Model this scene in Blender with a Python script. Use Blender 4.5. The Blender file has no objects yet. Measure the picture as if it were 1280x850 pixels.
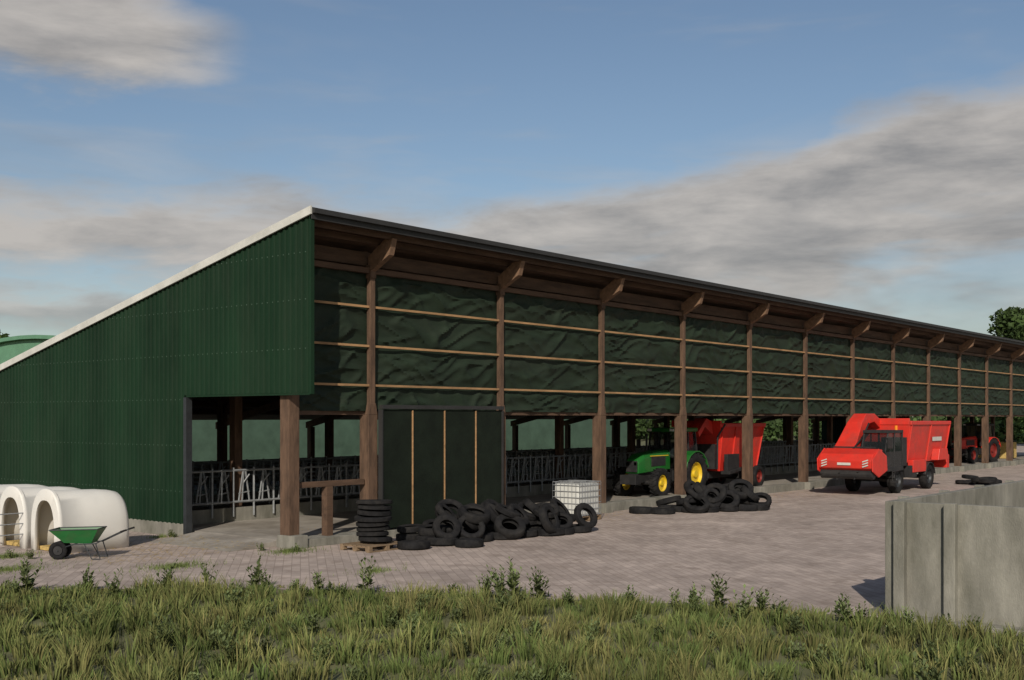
import bpy, math, random
import numpy as np
from mathutils import Vector, Matrix, noise, kdtree
random.seed(7); rng=np.random.default_rng(7)
S=bpy.context.scene
S.view_settings.view_transform='Standard'; S.view_settings.look='None'; S.view_settings.exposure=0
COL=S.collection
# ---------------------------------------------------------------- materials
def nn(nt,t,**k):
    n=nt.nodes.new(t)
    for a,b in k.items(): setattr(n,a,b)
    return n
def mat(name,c,rough=.8,var=.25,scale=3.0,bump=.0,bscale=40.,metal=0.,stretch=(1,1,1),dirt=None,dirt_amt=0.,dscale=.7,attr=False,spec=.4):
    m=bpy.data.materials.new(name); m.use_nodes=True; nt=m.node_tree; L=nt.links
    b=nt.nodes['Principled BSDF']; b.inputs['Roughness'].default_value=rough; b.inputs['Metallic'].default_value=metal
    b.inputs['Specular IOR Level'].default_value=spec
    tc=nn(nt,'ShaderNodeTexCoord'); mp=nn(nt,'ShaderNodeMapping'); mp.inputs['Scale'].default_value=stretch
    L.new(tc.outputs['Object'],mp.inputs['Vector'])
    n=nn(nt,'ShaderNodeTexNoise'); n.inputs['Scale'].default_value=scale; n.inputs['Detail'].default_value=1 if attr else 4; n.inputs['Roughness'].default_value=.65
    L.new(mp.outputs[0],n.inputs['Vector'])
    r=nn(nt,'ShaderNodeValToRGB'); r.color_ramp.elements[0].position=.3; r.color_ramp.elements[1].position=.7
    r.color_ramp.elements[0].color=[max(0,v*(1-var)) for v in c]+[1]; r.color_ramp.elements[1].color=[min(1,v*(1+var)) for v in c]+[1]
    L.new(n.outputs['Fac'],r.inputs[0]); out=r.outputs[0]
    if attr:
        a=nn(nt,'ShaderNodeVertexColor',layer_name='col'); mx=nn(nt,'ShaderNodeMix',data_type='RGBA',blend_type='MULTIPLY'); mx.inputs[0].default_value=1
        L.new(out,mx.inputs[6]); L.new(a.outputs[0],mx.inputs[7]); out=mx.outputs[2]
    if dirt:
        n2=nn(nt,'ShaderNodeTexNoise'); n2.inputs['Scale'].default_value=dscale; n2.inputs['Detail'].default_value=6; n2.inputs['Roughness'].default_value=.7
        L.new(mp.outputs[0],n2.inputs['Vector'])
        mr=nn(nt,'ShaderNodeMapRange'); mr.inputs[1].default_value=.45; mr.inputs[2].default_value=.7; mr.inputs[4].default_value=dirt_amt
        L.new(n2.outputs['Fac'],mr.inputs[0])
        mx=nn(nt,'ShaderNodeMix',data_type='RGBA'); L.new(mr.outputs[0],mx.inputs[0]); L.new(out,mx.inputs[6]); mx.inputs[7].default_value=list(dirt)+[1]; out=mx.outputs[2]
    L.new(out,b.inputs['Base Color'])
    if bump>0:
        n3=nn(nt,'ShaderNodeTexNoise'); n3.inputs['Scale'].default_value=bscale; n3.inputs['Detail'].default_value=3
        L.new(mp.outputs[0],n3.inputs['Vector'])
        bp=nn(nt,'ShaderNodeBump'); bp.inputs['Strength'].default_value=bump; bp.inputs['Distance'].default_value=.02
        L.new(n3.outputs['Fac'],bp.inputs['Height']); L.new(bp.outputs[0],b.inputs['Normal'])
    return m
WOOD=mat('wood_brown',(.10,.060,.038),.85,.45,6,.4,25,stretch=(1,1,.25))
WOODH=mat('wood_brown_h',(.09,.053,.033),.85,.4,6,.4,25,stretch=(.15,1,1))
ENDW=mat('wood_end',(.18,.107,.065),.85,.3,8,.3,30)
BAT=mat('batten_pine',(.34,.20,.095),.8,.3,5,.2,30,stretch=(.3,1,1))
GREEN=mat('green_sheet',(.008,.027,.0125),.6,.3,.8,.0,dirt=(.017,.032,.018),dirt_amt=.6,dscale=1.2,stretch=(1,1,.3),spec=.15)
TARP=mat('tarp_green',(.015,.026,.015),.7,.3,1.5,.35,6,stretch=(.4,1,1.5),spec=.25,dirt=(.028,.035,.024),dirt_amt=.5,dscale=1.0)
DOORM=mat('door_dark_green',(.008,.013,.008),.75,.3,2,.3,20,spec=.2)
ROOFM=mat('roof_sheet_dark',(.05,.055,.055),.6,.3,2)
FASC=mat('fascia_dark',(.028,.028,.028),.6,.2,2)
WHITE=mat('trim_white',(.55,.55,.51),.6,.12,2,dirt=(.3,.3,.26),dirt_amt=.4)
CONC=mat('concrete',(.23,.222,.19),.9,.28,2.5,.4,60,dirt=(.09,.09,.068),dirt_amt=.8,dscale=1.1,stretch=(1,1,.35))
CONCF=mat('concrete_floor',(.30,.275,.24),.9,.25,1.5,.3,40,dirt=(.13,.11,.085),dirt_amt=.7,dscale=.5)
GALV=mat('galvanised',(.27,.285,.295),.5,.25,8,metal=.2)
STEELD=mat('steel_dark',(.05,.055,.06),.5,.2,5,metal=.5)
RUB=mat('rubber',(.012,.012,.013),.85,.4,5,.3,60,dirt=(.045,.042,.038),dirt_amt=.5,dscale=3,spec=.18)
RED=mat('red_paint',(.60,.032,.02),.45,.12,2,dirt=(.22,.065,.05),dirt_amt=.5,dscale=1.6)
REDD=mat('red_dark',(.17,.016,.012),.5,.15,2)
TGREEN=mat('tractor_green',(.012,.12,.02),.35,.12,2,dirt=(.05,.07,.03),dirt_amt=.3,dscale=2)
YEL=mat('yellow_paint',(.68,.47,.02),.45,.1,3,dirt=(.3,.22,.08),dirt_amt=.4,dscale=4)
BLK=mat('black_plastic',(.016,.016,.017),.6,.2,5,dirt=(.06,.055,.05),dirt_amt=.4,dscale=3)
PLAS=mat('white_plastic',(.70,.69,.65),.5,.06,2,dirt=(.45,.42,.36),dirt_amt=.35,dscale=1.0)
IBCM=mat('ibc_plastic',(.55,.56,.53),.45,.08,2)
STRAW=mat('straw',(.48,.34,.12),.9,.4,20,.6,60)
PALL=mat('pallet_wood',(.2,.14,.085),.85,.35,8)
PGREEN=mat('pale_green_roof',(.11,.24,.15),.6,.12,1.5)
GREYW=mat('green_grey_wall',(.065,.115,.08),.8,.25,1.)
WBG=mat('barrow_green',(.015,.12,.03),.4,.12,3,dirt=(.06,.08,.04),dirt_amt=.4,dscale=4)
m=bpy.data.materials.new('glass_dark'); m.use_nodes=True; GLASS=m
b=m.node_tree.nodes['Principled BSDF']; b.inputs['Base Color'].default_value=(.02,.025,.027,1); b.inputs['Roughness'].default_value=.06; b.inputs['Alpha'].default_value=.62
LAMP=mat('lamp_lens',(.7,.7,.68),.2,.05,3)
ORG=mat('orange_lens',(.8,.25,.02),.3,.05,3)

# ---------------------------------------------------------------- builder
class B:
    def __init__(s): s.v=[]; s.f=[]
    def add(s,vs,fs):
        o=len(s.v); s.v+= [tuple(p) for p in vs]; s.f+=[tuple(i+o for i in f) for f in fs]; return s
    def box(s,x0,x1,y0,y1,z0,z1):
        return s.add([(x0,y0,z0),(x1,y0,z0),(x1,y1,z0),(x0,y1,z0),(x0,y0,z1),(x1,y0,z1),(x1,y1,z1),(x0,y1,z1)],
          [(3,2,1,0),(4,5,6,7),(0,1,5,4),(1,2,6,5),(2,3,7,6),(3,0,4,7)])
    def beam(s,p0,p1,w,h,up=(0,0,1)):
        p0=Vector(p0);p1=Vector(p1);d=(p1-p0).normalized();u=Vector(up)
        if abs(d.dot(u))>.98:u=Vector((1,0,0))
        a=d.cross(u).normalized();u=a.cross(d).normalized()
        vs=[]
        for p in(p0,p1):
            for i,j in((-1,-1),(1,-1),(1,1),(-1,1)): vs.append(p+a*w/2*i+u*h/2*j)
        return s.add(vs,[(3,2,1,0),(4,5,6,7),(0,1,5,4),(1,2,6,5),(2,3,7,6),(3,0,4,7)])
    def prism(s,poly,ax,a0,a1):
        n=len(poly)
        def P(q,a): return (a,q[0],q[1]) if ax=='x' else ((q[0],a,q[1]) if ax=='y' else (q[0],q[1],a))
        return s.add([P(q,a0) for q in poly]+[P(q,a1) for q in poly],[tuple(range(n)),tuple(range(2*n-1,n-1,-1))]+[(i,i+n,(i+1)%n+n,(i+1)%n) for i in range(n)])
    def cyl(s,p0,p1,r0,r1=None,n=10):
        if r1 is None:r1=r0
        p0=Vector(p0);p1=Vector(p1);d=(p1-p0).normalized();u=Vector((0,0,1)) if abs(d.z)<.95 else Vector((1,0,0))
        a=d.cross(u).normalized();b=a.cross(d)
        vs=[p0+(a*math.cos(t)+b*math.sin(t))*r0 for t in [2*math.pi*i/n for i in range(n)]]+[p1+(a*math.cos(t)+b*math.sin(t))*r1 for t in [2*math.pi*i/n for i in range(n)]]
        return s.add(vs,[tuple(range(n)),tuple(range(2*n-1,n-1,-1))]+[(i,i+n,(i+1)%n+n,(i+1)%n) for i in range(n)])
    def tube(s,pts,r,n=6):
        for a,b in zip(pts[:-1],pts[1:]): s.cyl(a,b,r,r,n)
        return s
    def lathe(s,prof,c,axis,n=28,closed=True,tread=0):
        c=Vector(c);d=Vector(axis).normalized();u=Vector((0,0,1)) if abs(d.z)<.95 else Vector((1,0,0))
        a=d.cross(u).normalized();b=a.cross(d);k=len(prof);vs=[]
        mr=max(p[0] for p in prof)
        for i in range(n):
            t=2*math.pi*i/n
            for (r,h) in prof:
                rr=r-(tread if (i%2 and r>mr*.96) else 0)
                vs.append(c+(a*math.cos(t)+b*math.sin(t))*rr+d*h)
        fs=[]
        for i in range(n):
            j=(i+1)%n
            for q in range(k if closed else k-1):
                w=(q+1)%k; fs.append((i*k+q,i*k+w,j*k+w,j*k+q))
        return s.add(vs,fs)
    def tyre(s,c,axis,R=.4,w=.2,n=36,inner=.56):
        ri=R*inner; h=w/2
        prof=[(ri,-h*.62),(ri+.02,-h*.85),(R*.78,-h),(R*.93,-h*.88),(R,-h*.62),(R,0),(R,h*.62),(R*.93,h*.88),(R*.78,h),(ri+.02,h*.85),(ri,h*.62),(R*.74,h*.7),(R*.88,0),(R*.74,-h*.7)]
        return s.lathe(prof,c,axis,n,True,R*.03)
    def obj(s,name,m,parent=None,bevel=0,smooth=False,solid=0):
        me=bpy.data.meshes.new(name); me.from_pydata(s.v,[],s.f); me.materials.append(m)
        if smooth:
            me.polygons.foreach_set('use_smooth',[True]*len(me.polygons)); 
            try: me.set_sharp_from_angle(angle=math.radians(40))
            except Exception: pass
        me.update(); o=bpy.data.objects.new(name,me); COL.objects.link(o)
        if parent: o.parent=parent
        if solid:
            md=o.modifiers.new('s','SOLIDIFY'); md.thickness=solid
        if bevel:
            md=o.modifiers.new('b','BEVEL'); md.width=bevel; md.segments=2; md.limit_method='ANGLE'
        return o
def root(name,loc=(0,0,0),rz=0):
    e=bpy.data.objects.new(name,None); e.location=loc; e.rotation_euler=(0,0,rz); e.empty_display_size=.3; COL.objects.link(e); return e

# ---------------------------------------------------------------- camera
cam=bpy.data.cameras.new('camera'); co=bpy.data.objects.new('camera',cam); COL.objects.link(co)
cam.sensor_width=36; cam.lens=39.375; cam.shift_y=.0758; cam.clip_end=3000
co.location=(0,0,3.13); co.rotation_euler=(math.radians(90),0,math.radians(39.3-90)); S.camera=co
# ---------------------------------------------------------------- light
sd=Vector((1.45,.9,-.97)).normalized()
sl=bpy.data.lights.new('sun','SUN'); sl.energy=3.8; sl.angle=math.radians(.6); sl.color=(1,.91,.79)
so=bpy.data.objects.new('sun',sl); COL.objects.link(so); so.rotation_euler=sd.to_track_quat('-Z','Y').to_euler(); so.location=(-20,-20,40)
W=bpy.data.worlds.new('World'); S.world=W; W.use_nodes=True; nt=W.node_tree; L=nt.links; nt.nodes.clear()
SK=.085
wo=nn(nt,'ShaderNodeOutputWorld'); bg=nn(nt,'ShaderNodeBackground'); bg.inputs[1].default_value=SK; L.new(bg.outputs[0],wo.inputs[0])
sky=nn(nt,'ShaderNodeTexSky',sky_type='NISHITA',sun_disc=False,sun_elevation=math.radians(29.6),sun_rotation=math.radians(238.2),air_density=1.0,dust_density=1.0,ozone_density=1.3)
tc=nn(nt,'ShaderNodeTexCoord'); sp=nn(nt,'ShaderNodeSeparateXYZ'); L.new(tc.outputs['Generated'],sp.inputs[0])
def M(op,a,b=None,c=None,clamp=False):
    n=nn(nt,'ShaderNodeMath',operation=op,use_clamp=clamp)
    for i,v in enumerate((a,b,c)):
        if v is None: continue
        if isinstance(v,(int,float)): n.inputs[i].default_value=v
        else: L.new(v,n.inputs[i])
    return n.outputs[0]
def sm(x,a,b):
    n=nn(nt,'ShaderNodeMapRange',interpolation_type='SMOOTHSTEP'); L.new(x,n.inputs[0]); n.inputs[1].default_value=a; n.inputs[2].default_value=b; return n.outputs[0]
az=M('MULTIPLY',M('ARCTAN2',sp.outputs[1],sp.outputs[0]),57.2958); el=M('MULTIPLY',M('ARCSINE',sp.outputs[2]),57.2958)
def NZ(scale,det=6,st=(1,1,3.2),dist=0,rough=.55,loc=(0,0,0)):
    mp=nn(nt,'ShaderNodeMapping'); mp.inputs['Scale'].default_value=st; mp.inputs['Location'].default_value=loc; L.new(tc.outputs['Generated'],mp.inputs['Vector'])
    n=nn(nt,'ShaderNodeTexNoise'); n.inputs['Scale'].default_value=scale; n.inputs['Detail'].default_value=det; n.inputs['Roughness'].default_value=rough; n.inputs['Distortion'].default_value=dist
    L.new(mp.outputs[0],n.inputs['Vector']); return n.outputs['Fac']
n1=NZ(4.5,5,(1,1,3.0),.3); n2=NZ(8,6,(1,1,4.0),.2,.6,loc=(3,1,2)); n3=NZ(2.6,4,(1,1,6),.4,.6,loc=(7,2,1))
d1=M('ADD',M('MULTIPLY',M('SUBTRACT',n1,.5),5.0),M('MULTIPLY',M('SUBTRACT',n2,.5),3.2))
eln=M('ADD',el,d1)
eltop=M('MULTIPLY_ADD',M('SUBTRACT',43.4,az),.175,10.2)
dep=M('SUBTRACT',eltop,eln)
A=sm(dep,-1.3,1.2)
A=M('MULTIPLY',A,sm(az,54,46))
hole=sm(M('ADD',n3,M('MULTIPLY',dep,-.014)),.25,.42)
A=M('MULTIPLY',A,M('MULTIPLY_ADD',hole,.65,.35))
gb=M('ABSOLUTE',M('SUBTRACT',eln,8.9)); Bm=M('MULTIPLY',sm(gb,3.1,.6),sm(az,38,46))
g2=M('ABSOLUTE',M('SUBTRACT',eln,5.0)); B2=M('MULTIPLY',M('MULTIPLY',sm(g2,1.9,.2),sm(az,44,56)),.8)
cx=M('DIVIDE',M('SUBTRACT',az,61),7.0); cy=M('DIVIDE',M('SUBTRACT',eln,18.0),2.8)
Cm=sm(M('ADD',M('MULTIPLY',cx,cx),M('MULTIPLY',cy,cy)),1.7,.3)
Ci=M('MULTIPLY',sm(n3,.45,.75),.38)
dens=M('MAXIMUM',M('MAXIMUM',A,Bm),M('MAXIMUM',M('MAXIMUM',B2,Cm),Ci),clamp=True)
dens=M('MULTIPLY',dens,sm(el,-1,2)); dens=M('MULTIPLY',dens,.93)
# thin cloud rims catch more light than the thick bases
cr=nn(nt,'ShaderNodeValToRGB'); e=cr.color_ramp.elements; e[0].position=.33; e[1].position=.68
e[0].color=(.235,.23,.23,1); e[1].color=(.52,.485,.45,1)
rim=M('MULTIPLY',sm(dep,4.5,.3),.10)
L.new(M('ADD',M('MULTIPLY_ADD',n2,.8,M('MULTIPLY',n1,.2)),rim),cr.inputs[0])
vm=nn(nt,'ShaderNodeVectorMath',operation='SCALE'); L.new(cr.outputs[0],vm.inputs[0]); vm.inputs['Scale'].default_value=1/SK
mx=nn(nt,'ShaderNodeMix',data_type='RGBA'); L.new(dens,mx.inputs[0]); L.new(sky.outputs[0],mx.inputs[6]); L.new(vm.outputs[0],mx.inputs[7]); L.new(mx.outputs[2],bg.inputs[0])

# ---------------------------------------------------------------- ground
GR=mat('ground_grass',(.12,.125,.055),.95,.4,.6,.5,20,dirt=(.17,.14,.085),dirt_amt=.6,dscale=.35)
B().box(-1500,1500,-1500,1500,-.5,0).obj('ground',GR)
m=bpy.data.materials.new('yard_pavers'); m.use_nodes=True; YM=m; nt2=m.node_tree; L2=nt2.links; b=nt2.nodes['Principled BSDF']; b.inputs['Roughness'].default_value=.95; b.inputs['Specular IOR Level'].default_value=.1
tc2=nn(nt2,'ShaderNodeTexCoord'); mp=nn(nt2,'ShaderNodeMapping'); mp.inputs['Rotation'].default_value=(0,0,math.radians(-50)); L2.new(tc2.outputs['Object'],mp.inputs[0])
br=nn(nt2,'ShaderNodeTexBrick'); br.inputs['Scale'].default_value=1; br.inputs['Brick Width'].default_value=.36; br.inputs['Row Height'].default_value=.18; br.inputs['Mortar Size'].default_value=.012; br.inputs['Mortar Smooth'].default_value=.6
br.inputs['Color1'].default_value=(.49,.41,.36,1); br.inputs['Color2'].default_value=(.385,.322,.285,1); br.inputs['Mortar'].default_value=(.30,.25,.22,1)
L2.new(mp.outputs[0],br.inputs['Vector'])
def nz2(s,d=6,r=.65,dist=0):
    n=nn(nt2,'ShaderNodeTexNoise'); n.inputs['Scale'].default_value=s; n.inputs['Detail'].default_value=d; n.inputs['Roughness'].default_value=r; n.inputs['Distortion'].default_value=dist; L2.new(tc2.outputs['Object'],n.inputs['Vector']); return n.outputs['Fac']
def mr2(x,a,b2,c,d):
    n=nn(nt2,'ShaderNodeMapRange'); L2.new(x,n.inputs[0])
    for i,v in enumerate((a,b2,c,d)): n.inputs[i+1].default_value=v
    return n.outputs[0]
mx1=nn(nt2,'ShaderNodeMix',data_type='RGBA',blend_type='MULTIPLY'); mx1.inputs[0].default_value=1; L2.new(br.outputs[0],mx1.inputs[6]); L2.new(mr2(nz2(.4,6,.7,.5),.3,.7,.72,1.15),mx1.inputs[7])
mx2=nn(nt2,'ShaderNodeMix',data_type='RGBA'); L2.new(mr2(nz2(1.3,7,.78,.3),.5,.64,0,.6),mx2.inputs[0]); L2.new(mx1.outputs[2],mx2.inputs[6]); mx2.inputs[7].default_value=(.23,.185,.155,1)
L2.new(mx2.outputs[2],b.inputs['Base Color'])
bp=nn(nt2,'ShaderNodeBump'); bp.inputs['Strength'].default_value=.4; bp.inputs['Distance'].default_value=.015; L2.new(nz2(16,3),bp.inputs['Height']); L2.new(bp.outputs[0],b.inputs['Normal'])
bY=np.array([-15,6.6,9.6,12.4,16.7,20,24,30,48.]); bX=np.array([17.2,17.2,16.3,15.2,12.97,9.84,6,1,-14.])
def XB(y): return float(np.interp(y,bY,bX))
edge=[]
for y in np.arange(-15,48.01,.35):
    w=0 if y<6.8 else 1
    edge.append((XB(y)+w*.6*noise.noise((y*.9,3,0))+w*.25*noise.noise((y*3.1,7,0)),float(y)))
pts=edge+[(140,48),(140,-15)]
yd=B(); n=len(pts); yd.add([(p[0],p[1],.006) for p in pts],[tuple(range(n-1,-1,-1))]); yd.obj('farm_yard',YM)

# ---------------------------------------------------------------- barn
barn=root('cattle_barn')
GX=17.2; YF=21.2; X1=95.; YB=42.
rz=lambda y:7.89-.218*(y-20.12)
def corr(x,ya,yb,zb,name,out=-1):
    g=B(); pr=[(0,0),(.10,0),(.12,.032),(.18,.032)]; P=[]
    y=ya
    while y<yb-.01:
        for dy,dx in pr:
            if y+dy<=yb: P.append((y+dy,x+out*dx))
        y+=.2
    P.append((yb,x))
    vs=[]
    for (yy,xx) in P:
        vs.append((xx,yy,zb)); vs.append((xx,yy,rz(yy)-.05))
    fs=[(2*i,2*i+1,2*i+3,2*i+2) for i in range(len(P)-1)]
    g.add(vs,fs); o=g.obj(name,GREEN,barn); return o
corr(GX,20.12,25.12,3.71,'gable_cladding_upper'); corr(GX,25.12,YB,.35,'gable_cladding')
corr(X1,20.12,34.12,3.71,'gable_cladding_far',1); corr(X1,34.12,YB,.35,'gable_cladding_far_low',1)
sc=B()
for z in (1.2,2.4,3.6,4.75,5.9,7.0):
    y=20.27
    while y<YB:
        if z<rz(y)-.1 and (y>25 or z>3.75): sc.box(GX-.043,GX-.031,y-.012,y+.012,z-.012,z+.012)
        y+=.2
sc.obj('cladding_screws',mat('screw',(.06,.10,.07),.6,.1,3),barn)
t=B(); t.box(GX-.05,GX+.05,20.06,20.118,3.68,rz(20.1)-.05); t.box(GX-.045,GX+.04,20.12,25.,3.66,3.705); t.obj('cladding_trim',GREEN,barn)
t=B(); t.box(GX-.08,GX+.1,24.93,25.06,0,3.655); t.obj('opening_jamb',STEELD,barn)
t=B(); t.box(GX-.02,GX+.22,25.07,YB,0,.355); t.box(GX+.225,X1,YB-.2,YB,0,1.2); t.obj('plinth_wall',CONC,barn,.01)
t=B()
for z in (3.9,5.0,6.2): t.box(GX+.03,GX+.12,20.2,20.2+min(YB-20.3,(rz(20.2)-z-.2)/.218),z,z+.12)
t.obj('gable_rails',WOODH,barn)
def roofslab(y0,y1,dz0,dz1,x0,x1): return [(y0,rz(y0)+dz0),(y1,rz(y1)+dz0),(y1,rz(y1)+dz1),(y0,rz(y0)+dz1)],'x',x0,x1
B().prism(*roofslab(20.1,YB+.4,.03,.11,GX-.05,X1+.2)).obj('roof_sheet',ROOFM,barn)
B().prism(*roofslab(20.12,YB+.3,-.03,.027,GX+.08,X1+.1)).obj('roof_boards',WOODH,barn)
B().prism(*roofslab(20.02,YB+.45,-.06,.13,GX-.1,GX-.053)).obj('verge_trim',WHITE,barn)
t=B(); t.box(GX-.05,X1+.2,20.03,20.095,rz(20.1)-.15,rz(20.1)+.12); t.obj('fascia',FASC,barn)
t=B(); t.box(GX-.05,X1+.2,19.93,20.02,rz(20.1)-.02,rz(20.1)+.08); t.obj('gutter_edge',FASC,barn)
t=B()
for y in (20.35,20.8,22.2,23.6,25,26.4,27.8,29.2,30.6,32,33.4,34.8,36.2,37.6,39,40.4):
    t.prism([(y-.05,rz(y)-.2),(y+.05,rz(y)-.2),(y+.05,rz(y)-.04),(y-.05,rz(y)-.04)],'x',GX+.1,X1)
t.obj('purlins',WOODH,barn)
PX=[20.05+5.2*k for k in range(15)]
up=B(); lo=B(); br_=B(); brd=B(); raf=B(); intp=B(); pl=B()
for i,x in enumerate([17.46]+PX):
    if i>0:
        up.box(x-.085,x+.085,YF-.16,YF-.02,3.36,7.0)
        br_.prism([(21.12,6.84),(21.12,7.28),(20.42,7.72),(20.24,7.66),(20.36,7.25)],'x',x-.09,x+.09)
        brd.box(x-.1,x+.1,YF-.185,YF+.0,6.72,7.05)
    lo.box(x-.16,x+.16,YF-.17,YF+.17,.3,3.2 if i else 3.9)
    if i: lo.prism([(x-.16,3.2),(x+.16,3.2),(x+.1,3.5),(x-.1,3.5)],'y',YF-.172,YF-.03)
    pl.box(x-.21,x+.21,YF-.42,YF+.22,0.001,.315)
    raf.prism([(21.3,rz(21.3)-.5),(YB,rz(YB)-.5),(YB,rz(YB)-.2),(21.3,rz(21.3)-.2)],'x',x-.08,x+.08)
    for y in (26.75,34.5,41.7):
        intp.box(x-.13,x+.13,y-.13,y+.13,0,rz(y)-.5)
        if y<40:
            for s in (-1,1): intp.beam((x,y,rz(y)-1.5),(x,y+s*1.1,rz(y+s*1.1)-.48),.12,.14)
up.obj('upper_posts',WOOD,barn,.008); lo.obj('lower_posts',WOOD,barn,.012); pl.obj('post_plinths',CONC,barn,.01)
br_.obj('rafter_brackets',ENDW,barn,.008); brd.obj('bracket_seats',WOOD,barn,.008); raf.obj('rafters',WOODH,barn); intp.obj('interior_posts',WOOD,barn)
t=B(); t.box(GX+.12,X1,YF-.14,YF+.02,6.84,6.98); t.box(GX+.12,X1,YF+.03,YF+.16,3.2,3.42); t.box(GX+.12,X1,YF+.03,YF+.14,7.05,7.4); t.obj('wall_beams',WOODH,barn,.005)
t=B(); t.box(GX+.12,X1,26.65,26.85,rz(26.75)-.75,rz(26.75)-.5); t.box(GX+.12,X1,34.4,34.6,rz(34.5)-.75,rz(34.5)-.5); t.obj('interior_beams',WOODH,barn)
# tarp with long diagonal creases
xs=np.arange(GX+.15,X1,.06); zs=np.linspace(3.3,6.86,64)
vs=[];fs=[]
for ix,x in enumerate(xs):
    bay=((x-20.05)/5.2)%1.0
    for iz,z in enumerate(zs):
        w1=noise.noise((x*.5,z*.5,9.))*.7
        a=1-abs(noise.noise(((x+z*.5)*.5,(z-x*.32+w1)*2.0,1.0)))*4.0
        b_=1-abs(noise.noise(((x-z*.5)*.55,(z+x*.28+w1)*2.3,5.0)))*4.4
        c_=noise.noise((x*.8,z*1.1,3.))
        pin=min(1,.15+abs(z-5.98)*4,.15+abs(z-4.97)*4,.15+abs(z-3.96)*4,min(bay,1-bay)*12)
        vs.append((x,YF+.02-.075*max(a,0)**1.3*pin-.07*max(b_,0)**1.5*pin-.03*c_*pin,z))
nz_=len(zs)
for ix in range(len(xs)-1):
    for iz in range(nz_-1):
        a=ix*nz_+iz; fs.append((a,a+nz_,a+nz_+1,a+1))
B().add(vs,fs).obj('tarp_curtain',TARP,barn,smooth=True)
t=B()
for z in (5.98,4.97,3.96):
    for x0 in [17.35]+PX:
        x1=min(X1,(20.05 if x0<18 else x0+5.2)); t.box(x0+.09,x1-.09,YF-.125,YF-.075,z-.028,z+.028)
t.obj('tarp_battens',BAT,barn)
t=B(); t.box(20.25,25.05,YF-.3,YF-.22,.26,3.34); t.obj('sliding_door',DOORM,barn)
t=B()
for x in (21.35,22.6,23.9): t.box(x-.017,x+.017,YF-.33,YF-.302,.28,3.32)
t.obj('door_battens',BAT,barn)
t=B(); t.box(20.2,25.1,YF-.36,YF-.24,3.36,3.46); t.box(20.2,20.248,YF-.34,YF-.2,.25,3.34);t.box(25.052,25.1,YF-.34,YF-.2,.25,3.34); t.obj('door_rail',FASC,barn)
t=B(); t.box(GX+.09,25.3,20.84,YF+.3,.0,.2); t.box(25.3,X1,YF-.16,YF+.3,0,.3); t.obj('kerb',CONC,barn,.012)
B().box(GX+.24,X1,YF+.3,YB-.2,0,.16).obj('barn_floor',CONCF,barn)
t=B(); t.prism([(GX-1.2,.008),(GX+.24,.008),(GX+.24,.155)],'y',21.6,24.9); t.obj('entry_ramp',CONCF,barn)
t=B(); t.box(17.66,19.85,YF-.06,YF+.06,1.42,1.56); t.box(18.55,18.75,YF-.1,YF+.1,.2,1.42); t.obj('entry_rail',WOODH,barn,.005)

def barrier(y,x0,x1,name):
    r=root(name); w=B(); w.box(x0,x1,y+.05,y+.2,.16,.55); w.obj('feed_wall',CONC,r)
    g=B()
    for z in (.72,1.62): g.cyl((x0,y,z),(x1,y,z),.035,n=6)
    x=x0
    while x<x1-.6:
        g.cyl((x,y,.3),(x,y,1.7),.03,n=6)
        g.cyl((x+.18,y,.72),(x+.34,y,1.62),.024,n=5); g.cyl((x+.30,y,.72),(x+.36,y,1.62),.022,n=5); g.cyl((x+.56,y,.72),(x+.42,y,1.62),.024,n=5)
        g.cyl((x+.18,y,.95),(x+.56,y,1.0),.018,n=5)
        g.cyl((x+.34,y,1.25),(x+.5,y-.08,1.5),.02,n=5)
        x+=.72
    g.obj('headlocks',GALV,r,smooth=True)
barrier(26.45,18.3,80,'feed_barrier'); barrier(31.5,18.3,70,'feed_barrier')
for yy in (29.2,37.0):
    r=root('cubicle_dividers'); g=B()
    for k in range(30):
        x=18.6+k*1.15; y=yy
        g.tube([(x,y,.2),(x,y,1.25),(x,y-1.3,1.2),(x,y-1.6,.9),(x,y-1.5,.55),(x,y,.5)],.03)
    g.cyl((18.4,yy,1.3),(53,yy,1.3),.03); g.obj('loops',GALV,r,smooth=True)

# ---------------------------------------------------------------- neighbour arched barn
nb=root('arched_barn'); prof=[]
for i in range(25):
    a=math.pi*i/24; prof.append((59-13*math.cos(a),3.2+4.15*math.sin(a)))
B().prism(prof[::-1],'x',30.3,70).obj('gable_panel',PGREEN,nb)
B().prism([(72,0),(46,0),(46,3.19),(72,3.19)],'x',30.32,69.9).obj('walls',GREYW,nb)
B().prism([(p[0],p[1]+.02) for p in prof]+[(59+13.0*math.cos(math.pi*i/24),3.42+4.15*math.sin(math.pi*i/24)) for i in range(25)],'x',30,70.3).obj('roof',PGREEN,nb)

# ---------------------------------------------------------------- bunker silo walls
def panelwall(name,p0,p1,h,outn,posts,step=1.0):
    r=root(name); p0=Vector(p0);p1=Vector(p1);d=(p1-p0);Ln=d.length;d.normalize();nrm=Vector(outn)
    t=B(); s=0
    while s<Ln-.05:
        e=min(Ln,s+step)-.012
        a=p0+d*s; b2=p0+d*e
        t.beam(a+Vector((0,0,h/2)),b2+Vector((0,0,h/2)),.14,h); s+=step
    t.obj('panels',CONC,r,.008)
    t=B()
    for s in posts:
        c=p0+d*s+nrm*.14
        c0=c-d*.085; c1=c+d*.085; t.beam(c0+Vector((0,0,(h+.02)/2)),c1+Vector((0,0,(h+.02)/2)),.145,h+.02)
    t.obj('ribs',CONC,r,.012)
    t=B(); q=nrm*.2; a=p0+q+Vector((0,0,.04)); b2=p1+q+Vector((0,0,.04)); t.beam(a,b2,.34,.08); t.obj('footing',CONC,r,.01)
    return r
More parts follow.
